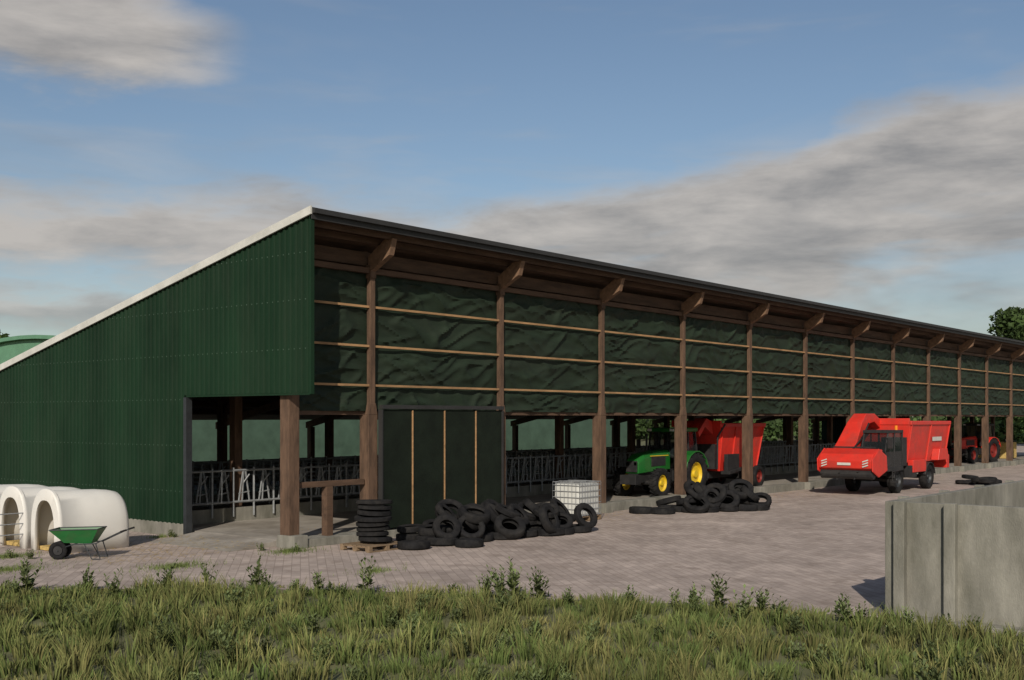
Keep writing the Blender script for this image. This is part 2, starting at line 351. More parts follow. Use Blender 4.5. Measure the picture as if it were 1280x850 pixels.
panelwall('silo_wall',(17.37,6.42,0),(17.37,-12,0),1.82,(-1,0,0),[.085,.85,2.9,4.9,6.9,8.9,10.9,12.9,14.9,16.9],2.0)
panelwall('silo_wall',(17.3,6.53,0),(47,6.53,0),1.82,(0,1,0),[1.0+2*k for k in range(14)],2.0)
B().box(17.45,47,-12,6.4,.01,.03).obj('silo_floor',CONCF)

# ---------------------------------------------------------------- wheels
def wheel(par,c,R,w,hubm,n=40,side=1,lug=True,nm='wheel'):
    t=B(); t.tyre((0,0,0),(0,1,0),R,w,n,.58)
    if lug:
        for i in range(18):
            for s in (-1,1):
                a=2*math.pi*(i+.5*(s>0))/18
                q=[Vector((math.cos(a)*(R+.0),s*w*.02,math.sin(a)*R)),Vector((math.cos(a+.16)*(R-.01),s*w*.46,math.sin(a+.16)*(R-.01)))]
                t.beam(q[0],q[1],.05*R/.8+.01,.05,up=(math.cos(a),0,math.sin(a)))
    o=t.obj(nm+'_tyre',RUB,par,smooth=True); o.location=c
    h=B(); rr=R*.6
    h.lathe([(rr,-w*.3),(rr,w*.3),(rr*.9,w*.34),(rr*.82,w*.1*side),(rr*.3,w*.12*side),(rr*.26,w*.3*side),(.001,w*.3*side),(.001,-w*.1*side),(rr*.8,-w*.1*side),(rr*.9,-w*.34)],(0,0,0),(0,1,0),24,True)
    o=h.obj(nm+'_rim',hubm,par,smooth=True); o.location=c
def loft(Bb,secs):
    n=len(secs[0]); vs=[p for s in secs for p in s]; fs=[tuple(range(n)),tuple(range((len(secs))*n-1,(len(secs)-1)*n-1,-1))]
    for k in range(len(secs)-1):
        for i in range(n):
            j=(i+1)%n; fs.append((k*n+i,(k+1)*n+i,(k+1)*n+j,k*n+j))
    Bb.add(vs,fs)
def tractor(name,loc,rz_,body,hub,roofm):
    r=root(name,loc,rz_)
    for s in (-1,1):
        wheel(r,(0,s*.86,.8),.8,.46,hub,side=s,nm='rear_wheel'); wheel(r,(2.3,s*.8,.54),.54,.34,hub,side=s,nm='front_wheel')
    t=B()
    def sec(x,w,z0,z1): return [(x,-w,z0),(x,w,z0),(x,w,z1-.14),(x,w*.72,z1),(x,-w*.72,z1),(x,-w,z1-.14)]
    loft(t,[sec(.85,.36,1.0,1.74),sec(1.6,.36,.98,1.70),(sec(2.6,.33,.92,1.60)),sec(2.95,.28,.9,1.42)])
    for s in (-1,1):
        pts=[]
        for i in range(8):
            a=math.radians(165-i*22); pts.append((math.cos(a)*.9,.8+math.sin(a)*.9))
        q=pts+[(p[0]*.95,.8+(p[1]-.8)*.95) for p in pts[::-1]]
        t.prism(q,'y',s*.62,s*1.08)
    t.obj('bodywork',body,r,.02)
    t=B(); t.box(2.955,3.0,-.24,.24,.95,1.36); t.box(-.3,2.9,-.22,.22,.55,.98); t.box(2.9,3.25,-.35,.35,.5,.85)
    for s in (-1,1):
        t.box(1.2,2.2,s*.365-.01,s*.365+.01,1.15,1.5); t.box(.3,.85,s*.55-.12,s*.55+.12,.55,.95); t.box(.55,.95,s*.85-.12,s*.85+.12,.35,.42); t.box(.55,.95,s*.85-.12,s*.85+.12,.7,.76)
        t.cyl((2.3,0,.54),(2.3,s*.7,.54),.09); t.cyl((0,0,.8),(0,s*.7,.8),.14)
    t.cyl((1.3,-.42,1.6),(1.3,-.42,2.35),.045); t.box(-.8,-.3,-.5,.5,.5,.6)
    t.obj('chassis',BLK,r,.01)
    t=B()
    for s in (-1,1):
        t.beam((.92,s*.6,1.2),(.78,s*.58,2.42),.06,.06); t.beam((0,s*.66,1.5),(-.02,s*.62,2.42),.05,.05); t.beam((-.75,s*.6,1.55),(-.62,s*.58,2.42),.06,.06)
        t.box(-.75,.9,s*.6-.04,s*.6+.04,1.1,1.5)
        t.beam((.9,s*.62,2.1),(1.05,s*.95,2.05),.025,.025); t.box(1.03,1.07,s*.95-.09,s*.95+.09,1.8,2.12)
    t.box(-.78,.0,-.6,.6,1.0,1.5); t.obj('cab_frame',BLK,r)
    t=B()
    loft(t,[[(.9,-.57,1.45),(.9,.57,1.45),(.76,.55,2.42),(.76,-.55,2.42)],[(-.72,-.57,1.45),(-.72,.57,1.45),(-.6,.55,2.42),(-.6,-.55,2.42)]]); t.obj('cab_glass',GLASS,r)
    t=B(); t.box(-.75,.95,-.66,.66,2.42,2.58); t.obj('cab_roof',roofm,r,.05)
    t=B()
    for s in (-1,1):
        t.box(.952,.975,s*.5-.09,s*.5+.09,2.45,2.54); t.box(2.97,3.0,s*.17-.06,s*.17+.06,1.2,1.32)
    t.obj('lights',LAMP,r)
    t=B()
    for s in (-1,1): t.box(1.0,2.3,s*.372-.003,s*.372+.003,1.52,1.55)
    t.obj('hood_stripe',YEL if body==TGREEN else BLK,r)
    t=B(); t.box(-.15,.25,-.22,.22,1.35,1.5); t.box(-.25,-.13,-.2,.2,1.35,2.0); t.cyl((.55,0,1.5),(.4,0,1.85),.03); t.obj('seat',BLK,r,.03)
    return r
tractor('green_tractor',(37.9,22.85,.16),math.pi,TGREEN,YEL,TGREEN)
tractor('red_tractor',(77.5,23.2,.16),math.pi*.93,RED,REDD,BLK)

# ---------------------------------------------------------------- trailed mixer wagon
r=root('mixer_wagon',(41.7,23.1,.16),math.pi)
def tub(Bb,xa,xb,ya,z0,z1,fl=.25,flx=.3):
    loft(Bb,[[(xa-flx*k,-ya-fl*k,z0+(z1-z0)*k),(xb+flx*k,-ya-fl*k,z0+(z1-z0)*k),(xb+flx*k,ya+fl*k,z0+(z1-z0)*k),(xa-flx*k,ya+fl*k,z0+(z1-z0)*k)] for k in (0,.45,1)])
t=B(); tub(t,-1.9,1.3,.85,.8,2.6)
for x in (-1.9,-.8,.3,1.3):
    for s in (-1,1): t.beam((x*1.0,s*.87,.8),(x*1.12,s*1.12,2.6),.07,.05)
for s in (-1,1): t.box(-2.25,1.65,s*1.12-.04,s*1.12+.04,2.58,2.74)
t.box(-2.28,-2.2,-1.15,1.15,2.58,2.74); t.box(1.6,1.68,-1.15,1.15,2.58,2.85)
loft(t,[[(1.7,.3,2.3),(1.7,.8,2.3),(1.7,.8,2.8),(1.7,.3,2.8)],[(2.3,.3,2.6),(2.3,.8,2.6),(2.2,.8,2.95),(2.2,.3,2.95)],[(2.75,.3,2.2),(2.75,.8,2.2),(2.85,.8,2.4),(2.85,.3,2.4)]])
t.obj('tub',RED,r,.015)
t=B(); t.box(-2.1,1.5,-.5,.5,.5,.78); t.beam((1.4,0,.6),(3.3,0,.55),.16,.16); t.box(1.48,1.75,-.9,.9,.9,1.9); t.beam((1.5,1.25,.75),(.3,1.25,.9),.4,.12); t.cyl((-.9,-.9,.45),(-.9,.9,.45),.07)
t.cyl((1.9,-.5,.3),(1.9,-.5,1.0),.05)
t.tube([(1.7,1.0,.9),(1.75,1.05,2.2),(1.4,1.2,2.7)],.04); t.box(.5,1.5,1.2,1.35,.7,1.5)
t.obj('chassis',BLK,r,.01)
for s in (-1,1):
    wheel(r,(-.9,s*.92,.47),.47,.32,REDD,side=s,lug=False)
    wheel(r,(-1.9,s*.92,.47),.47,.32,REDD,side=s,lug=False)

# ---------------------------------------------------------------- self-propelled mixer (local +x = forward)
r=root('self_propelled_feed_mixer',(48.15,18,0),math.pi)
t=B(); tub(t,-4.0,.75,.82,1.2,2.85,.24,.12)
for x in (-4.0,-1.6,.75):
    for s in (-1,1): t.beam((x,s*.84,1.22),(x*1.02,s*1.07,2.83),.09,.05)
for s in (-1,1): t.box(-4.15,.9,s*1.07-.05,s*1.07+.05,2.82,2.98)
t.box(-4.17,-4.07,-1.02,1.02,2.82,2.98); t.box(.8,.9,-1.02,1.02,2.82,3.1)
t.box(-4.25,-3.9,-1.0,1.0,.85,1.45); t.box(-1.0,.6,.84,1.08,.8,1.32)
# rear auger dome and side discharge hood
t.prism([(-4.12,1.3),(-4.5,1.5),(-4.5,2.3),(-4.12,2.7)],'y',-.6,.6)
t.prism([(-3.6,1.25),(-2.2,1.25),(-2.4,1.75),(-3.4,1.75)],'y',.86,1.2)
t.obj('tub',RED,r,.02)
t=B()
loft(t,[[(4.5,-.95,1.1),(4.5,-.05,1.1),(4.45,-.05,1.7),(4.45,-.95,1.7)],[(3.5,-.95,1.7),(3.5,-.1,1.7),(3.75,-.1,2.15),(3.75,-.95,2.15)],[(2.6,-.85,2.5),(2.6,-.2,2.5),(2.95,-.2,2.95),(2.95,-.85,2.95)],[(2.2,-.8,2.85),(2.2,-.25,2.85),(2.4,-.25,3.3),(2.4,-.8,3.3)],[(1.5,-.8,2.95),(1.5,-.25,2.95),(1.45,-.25,3.3),(1.45,-.8,3.3)],[(.7,-.75,2.6),(.7,-.25,2.6),(.55,-.25,2.95),(.55,-.75,2.95)]])
t.prism([(4.1,1.05),(5.0,1.0),(5.22,1.12),(5.27,1.42),(5.05,1.68),(4.5,1.88),(4.1,1.85)],'y',-1.1,1.1)
for y in (-1.13,1.13): t.prism([(3.7,1.0),(4.6,.75),(5.25,1.0),(5.3,1.48),(4.6,1.9),(3.8,1.6)],'y',y-.03,y+.03)
t.obj('loading_arm',RED,r,.03)
t=B(); t.cyl((4.95,-1.08,.88),(4.95,1.08,.88),.2,n=14)
for k in range(14): 
    a=k*1.3; y=-1+.15*k; t.beam((4.95,y,.88),(4.95+math.cos(a)*.28,y,.88+math.sin(a)*.28),.05,.03)
t.beam((3.9,-.5,1.05),(2.4,-.5,1.0),.14,.2); t.beam((3.9,.0,1.05),(2.4,.0,1.0),.14,.2); t.cyl((3.6,-.3,1.2),(2.6,-.3,2.2),.06)
t.box(4.3,4.36,-.9,.9,1.9,1.96); t.tube([(4.4,-.1,1.75),(3.4,-.02,2.3),(2.5,-.1,2.9)],.035)
t.obj('milling_head',BLK,r,.01)
t=B()
for s in (-1,1):
    for k in range(3): t.beam((5.27,s*.85-.12,1.18+k*.1),(5.285,s*.85+.12,1.26+k*.1),.01,.045)
t.box(5.262,5.275,-.3,.25,1.24,1.34)
t.box(-3.2,-2.0,1.0,1.003,2.1,2.28)
t.obj('warning_panels',WHITE,r)
t=B(); t.box(-4.0,3.6,-.42,.42,.68,1.1); t.box(.98,1.85,-.9,.05,1.1,2.1); t.box(.98,1.8,.15,.95,1.1,2.3); t.box(.1,.9,.75,1.05,.6,1.1)
t.cyl((2.2,-.9,.55),(2.2,.9,.55),.09); t.cyl((-1.5,-.9,.55),(-1.5,.9,.55),.09); t.cyl((1.3,-.95,2.0),(1.3,-.95,2.75),.055)
for s in (-1,1):
    for c in (2.2,-1.5):
        pts=[(c+math.cos(math.radians(a))*.64,.55+math.sin(math.radians(a))*.64) for a in range(170,5,-20)]
        t.prism(pts+[(c+(p[0]-c)*.94,.55+(p[1]-.55)*.94) for p in pts[::-1]],'y',s*.76,s*1.1)
t.tube([(2.6,1.2,.95),(3.3,1.2,.95),(3.3,1.2,.55),(3.0,1.2,.5)],.02); t.box(3.0,3.35,1.1,1.35,.5,.54)
t.obj('chassis',BLK,r,.01)
t=B(); loft(t,[[(1.95,.12,1.1),(3.65,.12,1.1),(3.65,1.12,1.1),(1.95,1.12,1.1)],[(1.95,.12,1.75),(3.85,.12,1.75),(3.85,1.12,1.75),(1.95,1.12,1.75)],[(2.0,.16,2.5),(3.55,.16,2.5),(3.55,1.08,2.5),(2.0,1.08,2.5)]]); t.obj('cab_glass',GLASS,r)
t=B(); t.box(1.93,3.65,.1,1.14,2.5,2.62); t.box(1.93,3.7,.1,1.14,.95,1.12)
for y in (.13,1.11):
    t.beam((3.67,y,1.1),(3.87,y,1.75),.06,.06); t.beam((3.87,y,1.75),(3.56,y,2.52),.06,.06); t.beam((1.97,y,1.1),(2.0,y,2.5),.07,.07); t.beam((2.9,y,1.1),(2.85,y,2.5),.05,.05)
t.beam((3.7,1.12,2.3),(4.05,1.4,2.25),.03,.03); t.box(4.03,4.08,1.3,1.5,1.9,2.3)
t.obj('cab_frame',BLK,r,.01)
t=B(); t.box(2.4,2.85,.4,.85,1.15,1.5); t.box(2.35,2.5,.4,.85,1.5,2.1); t.cyl((3.5,.62,1.1),(3.3,.62,1.6),.05); t.obj('seat',BLK,r,.04)
t=B(); t.box(3.72,3.76,.2,.34,1.16,1.27); t.box(3.72,3.76,.9,1.04,1.16,1.27); t.box(3.58,3.62,.25,.4,2.53,2.6); t.box(3.58,3.62,.85,1.0,2.53,2.6); t.obj('lights',LAMP,r)
t=B(); t.cyl((2.1,.9,2.62),(2.1,.9,2.8),.06); t.obj('beacon',ORG,r)
for s in (-1,1):
    for c in (2.2,-1.5): wheel(r,(c,s*.9,.55),.55,.36,STEELD,side=s,lug=False)

# ---------------------------------------------------------------- tyres
def pile(name,items,R=.4,w=.2):
    t=B()
    for (x,y,z,ax) in items:
        k=random.uniform(.85,1.1); t.tyre((x,y,z),ax,R*k,w*k*random.uniform(.9,1.2),36,random.uniform(.5,.6))
    return t.obj(name,RUB,smooth=True)
def rndax(tilt,az_): return (math.sin(tilt)*math.cos(az_),math.sin(tilt)*math.sin(az_),math.cos(tilt))
def mkpile(p0,p1,depth,n,hh=1.0):
    it=[]; p0=Vector(p0);p1=Vector(p1);d=p1-p0;Ln=d.length;d.normalize();q=Vector((-d.y,d.x,0))
    nb_=int(Ln/.62)
    for row in range(3):
        for k in range(nb_):
            s=(k+.5)/nb_*Ln+random.uniform(-.15,.15); o=row*depth/2.2+random.uniform(-.1,.1)
            p=p0+d*s+q*o; it.append((p.x,p.y,.1,rndax(random.uniform(0,.08),random.uniform(0,6))))
            if row>0: it.append((p.x+random.uniform(-.12,.12),p.y+random.uniform(-.12,.12),.32,rndax(random.uniform(.0,.3),random.uniform(0,6))))
    for k in range(nb_):
        s=(k+.3+random.uniform(0,.4))/nb_*Ln; tl=random.uniform(.5,1.2); p=p0+d*s-q*random.uniform(.0,.25)
        fa=math.atan2(-q.y,-q.x)+random.uniform(-.9,.5)
        if random.random()<.8: it.append((p.x,p.y,.4*math.sin(tl)+.09,rndax(tl,fa)))
    for k in range(n):
        s=random.uniform(.12,.9)*Ln; p=p0+d*s+q*random.uniform(.05,depth*.8)
        it.append((p.x,p.y,.5*hh+random.uniform(.05,.22)*hh,rndax(random.uniform(.2,.9),math.atan2(-q.y,-q.x)+random.uniform(-1.2,1.2))))
    return it
it=mkpile((19.9,18.85,0),(25.2,17.9,0),1.3,18)
it.append((19.15,18.7,.1,rndax(.05,1))); it.append((20.3,17.95,.1,rndax(.05,1)))
pile('tyre_pile',it,.385)
it=mkpile((31.9,18.9,0),(35.0,17.4,0),1.2,12,1.0); it+=[(31.3,19.3,.1,(0,0,1)),(31.0,19.9,.1,(0.05,0,1)),(35.3,17.9,.1,(0,.05,1))]
pile('tyre_pile',it,.4)
it=[(53.3+random.uniform(0,2.2),16.4+random.uniform(-.8,.8),.1+.18*(k%2),rndax(.1,k)) for k in range(9)]
pile('tyre_pile',it,.42)
it=[(18.5+random.uniform(-.04,.04),19.4+random.uniform(-.04,.04),.25+k*.125,rndax(.05,k)) for k in range(8)]
pile('tyre_stack',it,.44,.12)
def pallet(name,x,y,lx=1.2,ly=1.0,rot=0,par=None,z=0):
    t=B()
    for k in range(7): a=-ly/2+k*(ly-.1)/6; t.box(-lx/2,lx/2,a,a+.1,.122,.144)
    for k in range(3):
        a=-lx/2+k*(lx-.1)/2; t.box(a,a+.1,-ly/2,ly/2,.1,.12)
        for j in range(3): c=-ly/2+j*(ly-.14)/2; t.box(a,a+.1,c,c+.14,.022,.1)
    for j in range(3): c=-ly/2+j*(ly-.1)/2; t.box(-lx/2,lx/2,c,c+.1,.0,.022)
    o=t.obj(name,PALL,par); 
    if par is None: o.location=(x,y,.01); o.rotation_euler=(0,0,rot)
    return o
pallet('wooden_pallet',18.5,19.4)
r=root('ibc_water_tank',(27.75,20.15,.008),.04); pallet('pallet',0,0,par=r)
t=B(); t.box(-.56,.56,-.46,.46,.16,1.13); t.obj('bottle',IBCM,r,.07)
t=B(); t.cyl((0,0,1.12),(0,0,1.17),.1,n=16); t.box(-.62,-.56,-.08,.08,.18,.3); t.obj('cap',BLK,r)
t=B()
for z in (.18,.36,.54,.72,.9,1.08,1.17):
    t.tube([(-.59,-.49,z),(.59,-.49,z),(.59,.49,z),(-.59,.49,z),(-.59,-.49,z)],.01)
for k in range(9):
    x=-.59+k*.1475
    for y in (-.49,.49): t.cyl((x,y,.15),(x,y,1.17),.009,n=5)
for k in range(8):
    y=-.49+k*.14
    for x in (-.59,.59): t.cyl((x,y,.15),(x,y,1.17),.009,n=5)
t.cyl((-.25,-.49,1.18),(-.25,.49,1.18),.014); t.cyl((.25,-.49,1.18),(.25,.49,1.18),.014); t.obj('cage',mat('cage_steel',(.2,.21,.22),.5,.15,8),r,smooth=True)
# ---------------------------------------------------------------- calf hutches
def arch(w,h,n=20):
    pts=[(-w/2,0),(-w/2*1.0,h*.3)]
    for i in range(n+1):
        a=math.pi-math.pi*i/n; pts.append((w/2*math.copysign(abs(math.cos(a))**.8,math.cos(a)),h*.32+h*.68*abs(math.sin(a))**.85))
    return pts+[(w/2,h*.3),(w/2,0)]
for k in range(3):
    r=root('calf_hutch',(14.2,24.9+1.62*k,.008),math.radians(random.uniform(-2,2)))
    Ln=1.85; secs=[]; t=B()
    for j,(x,s) in enumerate([(-Ln/2,.985),(-Ln/2+.03,1.01),(-Ln/2+.09,1.01),(-Ln/2+.12,.985),(-.2,.975),(.3,.965),(Ln/2-.3,.945),(Ln/2-.13,.92),(Ln/2-.04,.87),(Ln/2,.8)]):
        secs.append([(x,p[0]*s,p[1]*s) for p in arch(1.32,1.45)])
    n=len(secs[0]); vs=[p for q in secs for p in q]; fs=[]
    for a in range(len(secs)-1):
        for i in range(n-1): fs.append((a*n+i,a*n+i+1,(a+1)*n+i+1,(a+1)*n+i))
    fs.append(tuple((len(secs)-1)*n+i for i in range(n))); 
    inn=[(-Ln/2-.012,p[0]*.98,.0+p[1]) for p in arch(.92,1.2)]
    o0=len(vs); vs+=inn
    for i in range(n-1): fs.append((i+1,i,o0+i,o0+i+1))
    ins=[(-Ln/2+.1,p[1],p[2]) for p in inn]; o1=len(vs); vs+=ins
    for i in range(n-1): fs.append((o0+i+1,o0+i,o1+i,o1+i+1))
    t.add(vs,fs); t.obj('shell',PLAS,r,smooth=True,solid=-.008)
    B().box(-.8,.8,-.5,.5,.01,.1).obj('straw_bedding',STRAW,r)
    if k>=1:
        g=B()
        for z in (.35,.6,.85): g.tube([(-Ln/2,-.6,z),(-Ln/2-1.2,-.6,z),(-Ln/2-1.2,.6,z),(-Ln/2,.6,z)],.014)
        for (x,y) in ((-1.2,-.6),(-1.2,.6),(-1.2,0),(-.6,-.6),(-.6,.6)): g.cyl((-Ln/2+x,y,0),(-Ln/2+x,y,.88),.014)
        g.obj('pen_fence',GALV,r)
# ---------------------------------------------------------------- wheelbarrow (local +x = handles)
r=root('wheelbarrow',(13.15,23.1,.006),math.radians(-48))
t=B(); lo_=[(-.3,-.2,.38),(.28,-.2,.36),(.28,.2,.36),(-.3,.2,.38)]; hi_=[(-.58,-.32,.66),(.46,-.32,.68),(.46,.32,.68),(-.58,.32,.66)]
t.add(lo_+hi_,[(0,1,2,3),(0,4,5,1),(1,5,6,2),(2,6,7,3),(3,7,4,0)])
t.obj('tray',WBG,r,solid=.008)
t=B()
t.tube([(-.58,-.32,.66),(.46,-.32,.68),(.46,.32,.68),(-.58,.32,.66),(-.58,-.32,.66)],.013)
for s in (-1,1):
    t.tube([(-.5,s*.1,.2),(-.1,s*.22,.34),(.4,s*.26,.36),(.95,s*.3,.62)],.014); t.tube([(.15,s*.24,.35),(.32,s*.26,.02),(.5,s*.26,.02),(.4,s*.25,.36)],.012)
t.cyl((-.45,-.2,.2),(-.45,.2,.2),.015); t.obj('frame',STEELD,r,smooth=True)
t=B()
for s in (-1,1): t.cyl((.95,s*.3,.62),(1.08,s*.305,.66),.022)
t.tyre((-.45,.14,.2),(0,1,0),.2,.09,24,.55); t.tyre((-.45,-.14,.2),(0,1,0),.2,.09,24,.55); t.obj('wheels_and_grips',RUB,r,smooth=True)
t=B(); t.cyl((-.45,-.17,.2),(-.45,.17,.2),.1,n=16); t.obj('hubs',BLK,r)
for (x,y,z) in ((86,26,.16),(88.5,26,.16),(87,26,1.36),(86,24,.16)):
    t=B(); t.box(-1.1,1.1,-.6,.6,0,1.18); o=t.obj('straw_bale',STRAW,None,.06); o.location=(x,y,z+.005)
# straw and fodder litter along the barn front
t=B()
for _ in range(3200):
    if random.random()<.6: x=random.uniform(25,60); y=21.0-abs(random.gauss(0,1.1)); z=.012
    elif random.random()<.5: x=random.uniform(13,17); y=random.uniform(21.5,25); z=.014
    else: x=random.uniform(18,60); y=21.6+abs(random.gauss(0,1.5)); z=.17
    if 17.2<x and 20.84<y<21.5: continue
    if y>21.5 and x<17.3: z=max(z,.01+(x-16)*.102)+.012 if x>16 else .014
    a=random.uniform(0,3.14); l=random.uniform(.03,.09); w=.005
    ca,sa=math.cos(a),math.sin(a); h=random.uniform(0,.012)
    t.add([(x-ca*l-sa*w,y-sa*l+ca*w,z),(x-ca*l+sa*w,y-sa*l-ca*w,z),(x+ca*l+sa*w,y+sa*l-ca*w,z+h),(x+ca*l-sa*w,y+sa*l+ca*w,z+h)],[(0,1,2,3)])
t.obj('straw_litter',STRAW)

# ---------------------------------------------------------------- vegetation
def npmesh(name,V,F4,F3,C,m):
    me=bpy.data.meshes.new(name); nv=len(V); n4=len(F4); n3=len(F3)
    me.vertices.add(nv); me.vertices.foreach_set('co',V.astype(np.float32).ravel())
    me.loops.add(n4*4+n3*3); me.polygons.add(n4+n3)
    li=np.concatenate([np.asarray(F4).ravel(),np.asarray(F3).ravel()]).astype(np.int32)
    me.loops.foreach_set('vertex_index',li)
    st=np.concatenate([np.arange(n4)*4,n4*4+np.arange(n3)*3]).astype(np.int32); me.polygons.foreach_set('loop_start',st)
    a=me.color_attributes.new('col','FLOAT_COLOR','POINT'); c4=np.ones((nv,4),np.float32); c4[:,:3]=C; a.data.foreach_set('color',c4.ravel())
    me.update(); me.validate(); me.materials.append(m); o=bpy.data.objects.new(name,me); COL.objects.link(o); return o
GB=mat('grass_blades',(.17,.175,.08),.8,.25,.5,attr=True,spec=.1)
N=330000
gx=rng.uniform(-4,18.5,N); gy=rng.uniform(-6,34,N)
d=np.hypot(gx,gy); a=np.degrees(np.arctan2(gy,gx)); xb=np.interp(gy,bY,bX)
jit=rng.normal(0,.25,N)
k=(d>10.5)&(a>-2)&(a<82)&(gx<xb+np.where(gy<6.8,-.03,jit)-.02)&(gx>xb-16)
gx,gy,xb=gx[k],gy[k],xb[k]; n=len(gx)
cl=np.sin(gx*1.7+np.sin(gy*1.3)*2)*np.cos(gy*1.9+gx*.6)+.6*np.sin(gx*5.1+gy*3.3+np.sin(gx*2.3)*2)*np.cos(gy*4.7-gx*2.2)
T=5200; tx=rng.uniform(-4,18.5,T); ty=rng.uniform(-6,34,T)
kd=kdtree.KDTree(T)
for i in range(T): kd.insert((tx[i],ty[i],0),i)
kd.balance()
idx=np.array([kd.find((gx[i],gy[i],0))[1] for i in range(n)])
th_=rng.uniform(.55,1.75,T)**1.5; tcx=tx[idx]; tcy=ty[idx]; pull=rng.uniform(.1,.65,n)
gx=gx+(tcx-gx)*pull; gy=gy+(tcy-gy)*pull
h=rng.uniform(.08,.21,n)*(1+.3*cl)*th_[idx]; h=np.clip(h,.04,.5)
edgef=np.clip((xb-gx)/.9,0.4,1); h*=edgef
w=rng.uniform(.006,.012,n); th=rng.uniform(0,2*math.pi,n); le=rng.uniform(.1,.6,n)*h
la=np.arctan2(gy-tcy,gx-tcx)+rng.normal(0,.6,n)
dx,dy=np.cos(th)*w,np.sin(th)*w; lx,ly=np.cos(la)*le,np.sin(la)*le
V=np.zeros((n,5,3)); z0=np.zeros(n)
V[:,0]=np.stack([gx-dx,gy-dy,z0],1); V[:,1]=np.stack([gx+dx,gy+dy,z0],1)
V[:,2]=np.stack([gx+dx*.8+lx*.35,gy+dy*.8+ly*.35,h*.6],1); V[:,3]=np.stack([gx-dx*.8+lx*.35,gy-dy*.8+ly*.35,h*.6],1)
V[:,4]=np.stack([gx+lx,gy+ly,h],1)
base=np.arange(n)[:,None]*5
tdry=rng.random(T)
dry=np.clip(rng.random(n)*.6+.6*tdry[idx]+.2*cl-.25,0,1)[:,None]
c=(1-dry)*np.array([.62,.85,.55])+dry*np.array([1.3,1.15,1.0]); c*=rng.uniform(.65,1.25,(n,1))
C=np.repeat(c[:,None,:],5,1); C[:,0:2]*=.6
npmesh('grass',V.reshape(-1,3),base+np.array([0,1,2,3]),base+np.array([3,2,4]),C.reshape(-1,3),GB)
LV=mat('weed_leaves',(.115,.15,.065),.7,.3,2,attr=True,spec=.2)
Vv=[];F4=[];Cc=[]
def leaf(p,dv,L_,w_,col,droop=.3):
    dv=Vector(dv).normalized(); s=dv.cross(Vector((0,0,1)))
    if s.length<.1: s=Vector((1,0,0))
    s.normalize(); p=Vector(p); o=len(Vv); mid=p+dv*L_*.5; tip=p+dv*L_-Vector((0,0,L_*droop))
    for q in (p,mid+s*w_/2-Vector((0,0,.01)),tip,mid-s*w_/2-Vector((0,0,.01))): Vv.append(tuple(q)); Cc.append(col)
    F4.append((o,o+1,o+2,o+3))
def weed(x,y,H,nl):
    g0=random.uniform(.65,1.2)
    for st in range(random.randint(7,12)):
        ax_=random.uniform(0,6.28); tl=random.uniform(.05,.4); sx,sy=x+random.uniform(-.06,.06),y+random.uniform(-.06,.06); hh=H*random.uniform(.5,1.05)
        tp=(sx+math.cos(ax_)*tl*hh,sy+math.sin(ax_)*tl*hh,hh)
        o=len(Vv); 
        for q in ((sx-.006,sy+.004,0),(sx+.006,sy-.004,0),(tp[0]+.003,tp[1],tp[2]),(tp[0]-.003,tp[1],tp[2])): Vv.append(q); Cc.append((g0,g0*.9,g0*.7))
        F4.append((o,o+1,o+2,o+3))
        for i in range(nl):
            f=(i+.5)/nl; p=(sx+math.cos(ax_)*tl*f*hh,sy+math.sin(ax_)*tl*f*hh,f*hh)
            a=i*2.4+random.uniform(-.4,.4); g=g0*random.uniform(.7,1.3); L_=(.06+H*.2)*(1.15-.6*f)*random.uniform(.7,1.3)
            leaf(p,(math.cos(a),math.sin(a),.6+f*1.3),L_,L_*.38,(g*1.0,g*1.0,g*.9))
y=5.
while y<27:
    y+=abs(random.gauss(.36,.32))+.04; weed(XB(y)-random.uniform(-.15,.9),y,random.choice((.2,.28,.36,.45,.55,.64))*random.uniform(.85,1.1),random.randint(8,12))
for _ in range(260):
    yy=random.uniform(-2,24); dd=random.uniform(.5,8); xx=XB(yy)-dd
    if math.hypot(xx,yy)<10.5: continue
    weed(xx,yy,random.uniform(.16,.4)*(.9 if random.random()<.8 else 1.4),random.randint(7,11))
for (xx,yy) in ((17.0,20.4),(16.6,21.2),(16.7,24.8),(12.2,24.4),(12.0,25.1),(12.4,23.9),(17.0,25.4),(26.3,20.9),(19.9,20.75)): weed(xx,yy,.2,8)
npmesh('weeds',np.array(Vv),np.array(F4),np.zeros((0,3),int),np.array(Cc),LV)
pv=[];pf=[];pc=[]
for (cx_,cy_,rr,nb2) in ((16.9,20.5,.5,900),(13.7,20.3,.7,1100),(12.3,24.6,.5,900),(16.8,25.6,.3,300),(11.2,22.5,.8,900),(15.8,16.5,.5,350)):
    for _ in range(nb2):
        a=random.uniform(0,6.28); q=abs(random.gauss(0,.5))*rr; x,yv=cx_+math.cos(a)*q*1.6,cy_+math.sin(a)*q; hh=random.uniform(.03,.12); w_=.006; o=len(pv); t_=random.uniform(0,3.14)
        pv+=[(x-w_*math.cos(t_),yv-w_*math.sin(t_),0),(x+w_*math.cos(t_),yv+w_*math.sin(t_),0),(x+random.uniform(-.04,.04),yv+random.uniform(-.04,.04),hh)]; pf.append((o,o+1,o+2)); g=random.uniform(.6,1.2); pc+=[(g*.8,g,g*.7)]*3
npmesh('grass_patches',np.array(pv),np.zeros((0,4),int),np.array(pf),np.array(pc),GB)

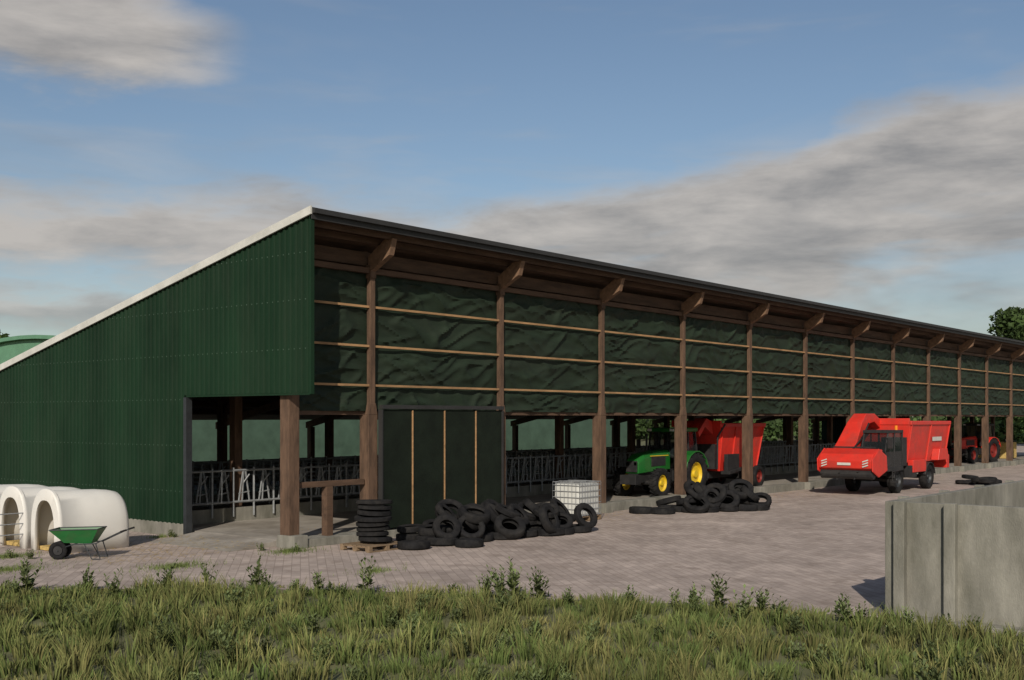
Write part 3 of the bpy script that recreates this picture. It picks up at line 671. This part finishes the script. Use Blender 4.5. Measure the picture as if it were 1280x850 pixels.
TL=mat('tree_leaves',(.05,.085,.025),.7,.3,.5,attr=True,spec=.2)
BARK=mat('bark',(.09,.065,.045),.9,.3,4,.5,15)
def tree(name,x,y,H,Rc,nleaf=9000,ls=.32):
    r=root(name,(x,y,0)); t=B(); t.cyl((0,0,0),(0,.1,H*.45),H*.028,H*.018); t.cyl((0,.1,H*.45),(.2,0,H*.85),H*.018,H*.006)
    cl=[]
    for i in range(75):
        a=i*2.4+random.uniform(-.5,.5); f=.28+.68*((i+random.random())/75); rad=Rc*math.sin(math.pi*min(1,(f-.15)/.95))**.6*random.uniform(.2,1.0)
        p=(math.cos(a)*rad,math.sin(a)*rad,H*f); cl.append((p,Rc*random.uniform(.2,.36),random.uniform(.55,1.4)))
        if i%2==0: t.cyl((0,0,H*max(.25,f-.25)),p,H*.007,H*.002,5)
    t.obj('trunk',BARK,r)
    n=nleaf; ci=rng.integers(0,len(cl),n); P=np.array([c_[0] for c_ in cl])[ci]; Rr=np.array([c_[1] for c_ in cl])[ci]; br=np.array([c_[2] for c_ in cl])[ci]
    dv=rng.normal(size=(n,3)); dv/=np.linalg.norm(dv,axis=1)[:,None]; P=P+dv*(Rr*rng.random(n)**.5)[:,None]*np.array([1,1,.75])
    u=rng.normal(size=(n,3)); u/=np.linalg.norm(u,axis=1)[:,None]; v=np.cross(u,rng.normal(size=(n,3))); v/=np.linalg.norm(v,axis=1)[:,None]
    s=ls*rng.uniform(.5,1.2,n)[:,None]; V=np.stack([P-u*s,P+v*s*.5,P+u*s,P-v*s*.5],1)
    C=np.repeat((br*rng.uniform(.7,1.3,n))[:,None],4,1)[:,:,None]*np.array([1,1,.9])
    o=npmesh('crown',V.reshape(-1,3),np.arange(n)[:,None]*4+np.arange(4),np.zeros((0,3),int),C.reshape(-1,3),TL); o.parent=r
tree('broadleaf_tree',128.5,32.5,15.0,5.0,26000)
tree('broadleaf_tree',150,42,12.5,4.5,8000)
tree('broadleaf_tree',58.0,121.5,12.2,4.5,12000)
tree('broadleaf_tree',50,130,10.5,5,8000)
n=110000; a=np.radians(rng.uniform(-12,105,260)); dd=rng.uniform(150,185,260); hh=rng.uniform(2.5,6.0,260)
ci=rng.integers(0,260,n); P=np.stack([np.cos(a)*dd,np.sin(a)*dd,hh*.5],1)[ci]
dv=rng.normal(size=(n,3)); dv/=np.linalg.norm(dv,axis=1)[:,None]; P=P+dv*np.stack([hh,hh,hh*.55],1)[ci]*(rng.random(n)**.4)[:,None]; P[:,2]=np.abs(P[:,2])
u=rng.normal(size=(n,3)); u/=np.linalg.norm(u,axis=1)[:,None]; v=np.cross(u,rng.normal(size=(n,3))); v/=np.linalg.norm(v,axis=1)[:,None]; s=rng.uniform(.2,.5,n)[:,None]
V=np.stack([P-u*s,P+v*s*.6,P+u*s,P-v*s*.6],1); C=np.repeat((rng.uniform(.6,1.3,260)[ci]*rng.uniform(.7,1.3,n))[:,None],4,1)[:,:,None]*np.ones(3)
npmesh('distant_treeline',V.reshape(-1,3),np.arange(n)[:,None]*4+np.arange(4),np.zeros((0,3),int),C.reshape(-1,3),TL)
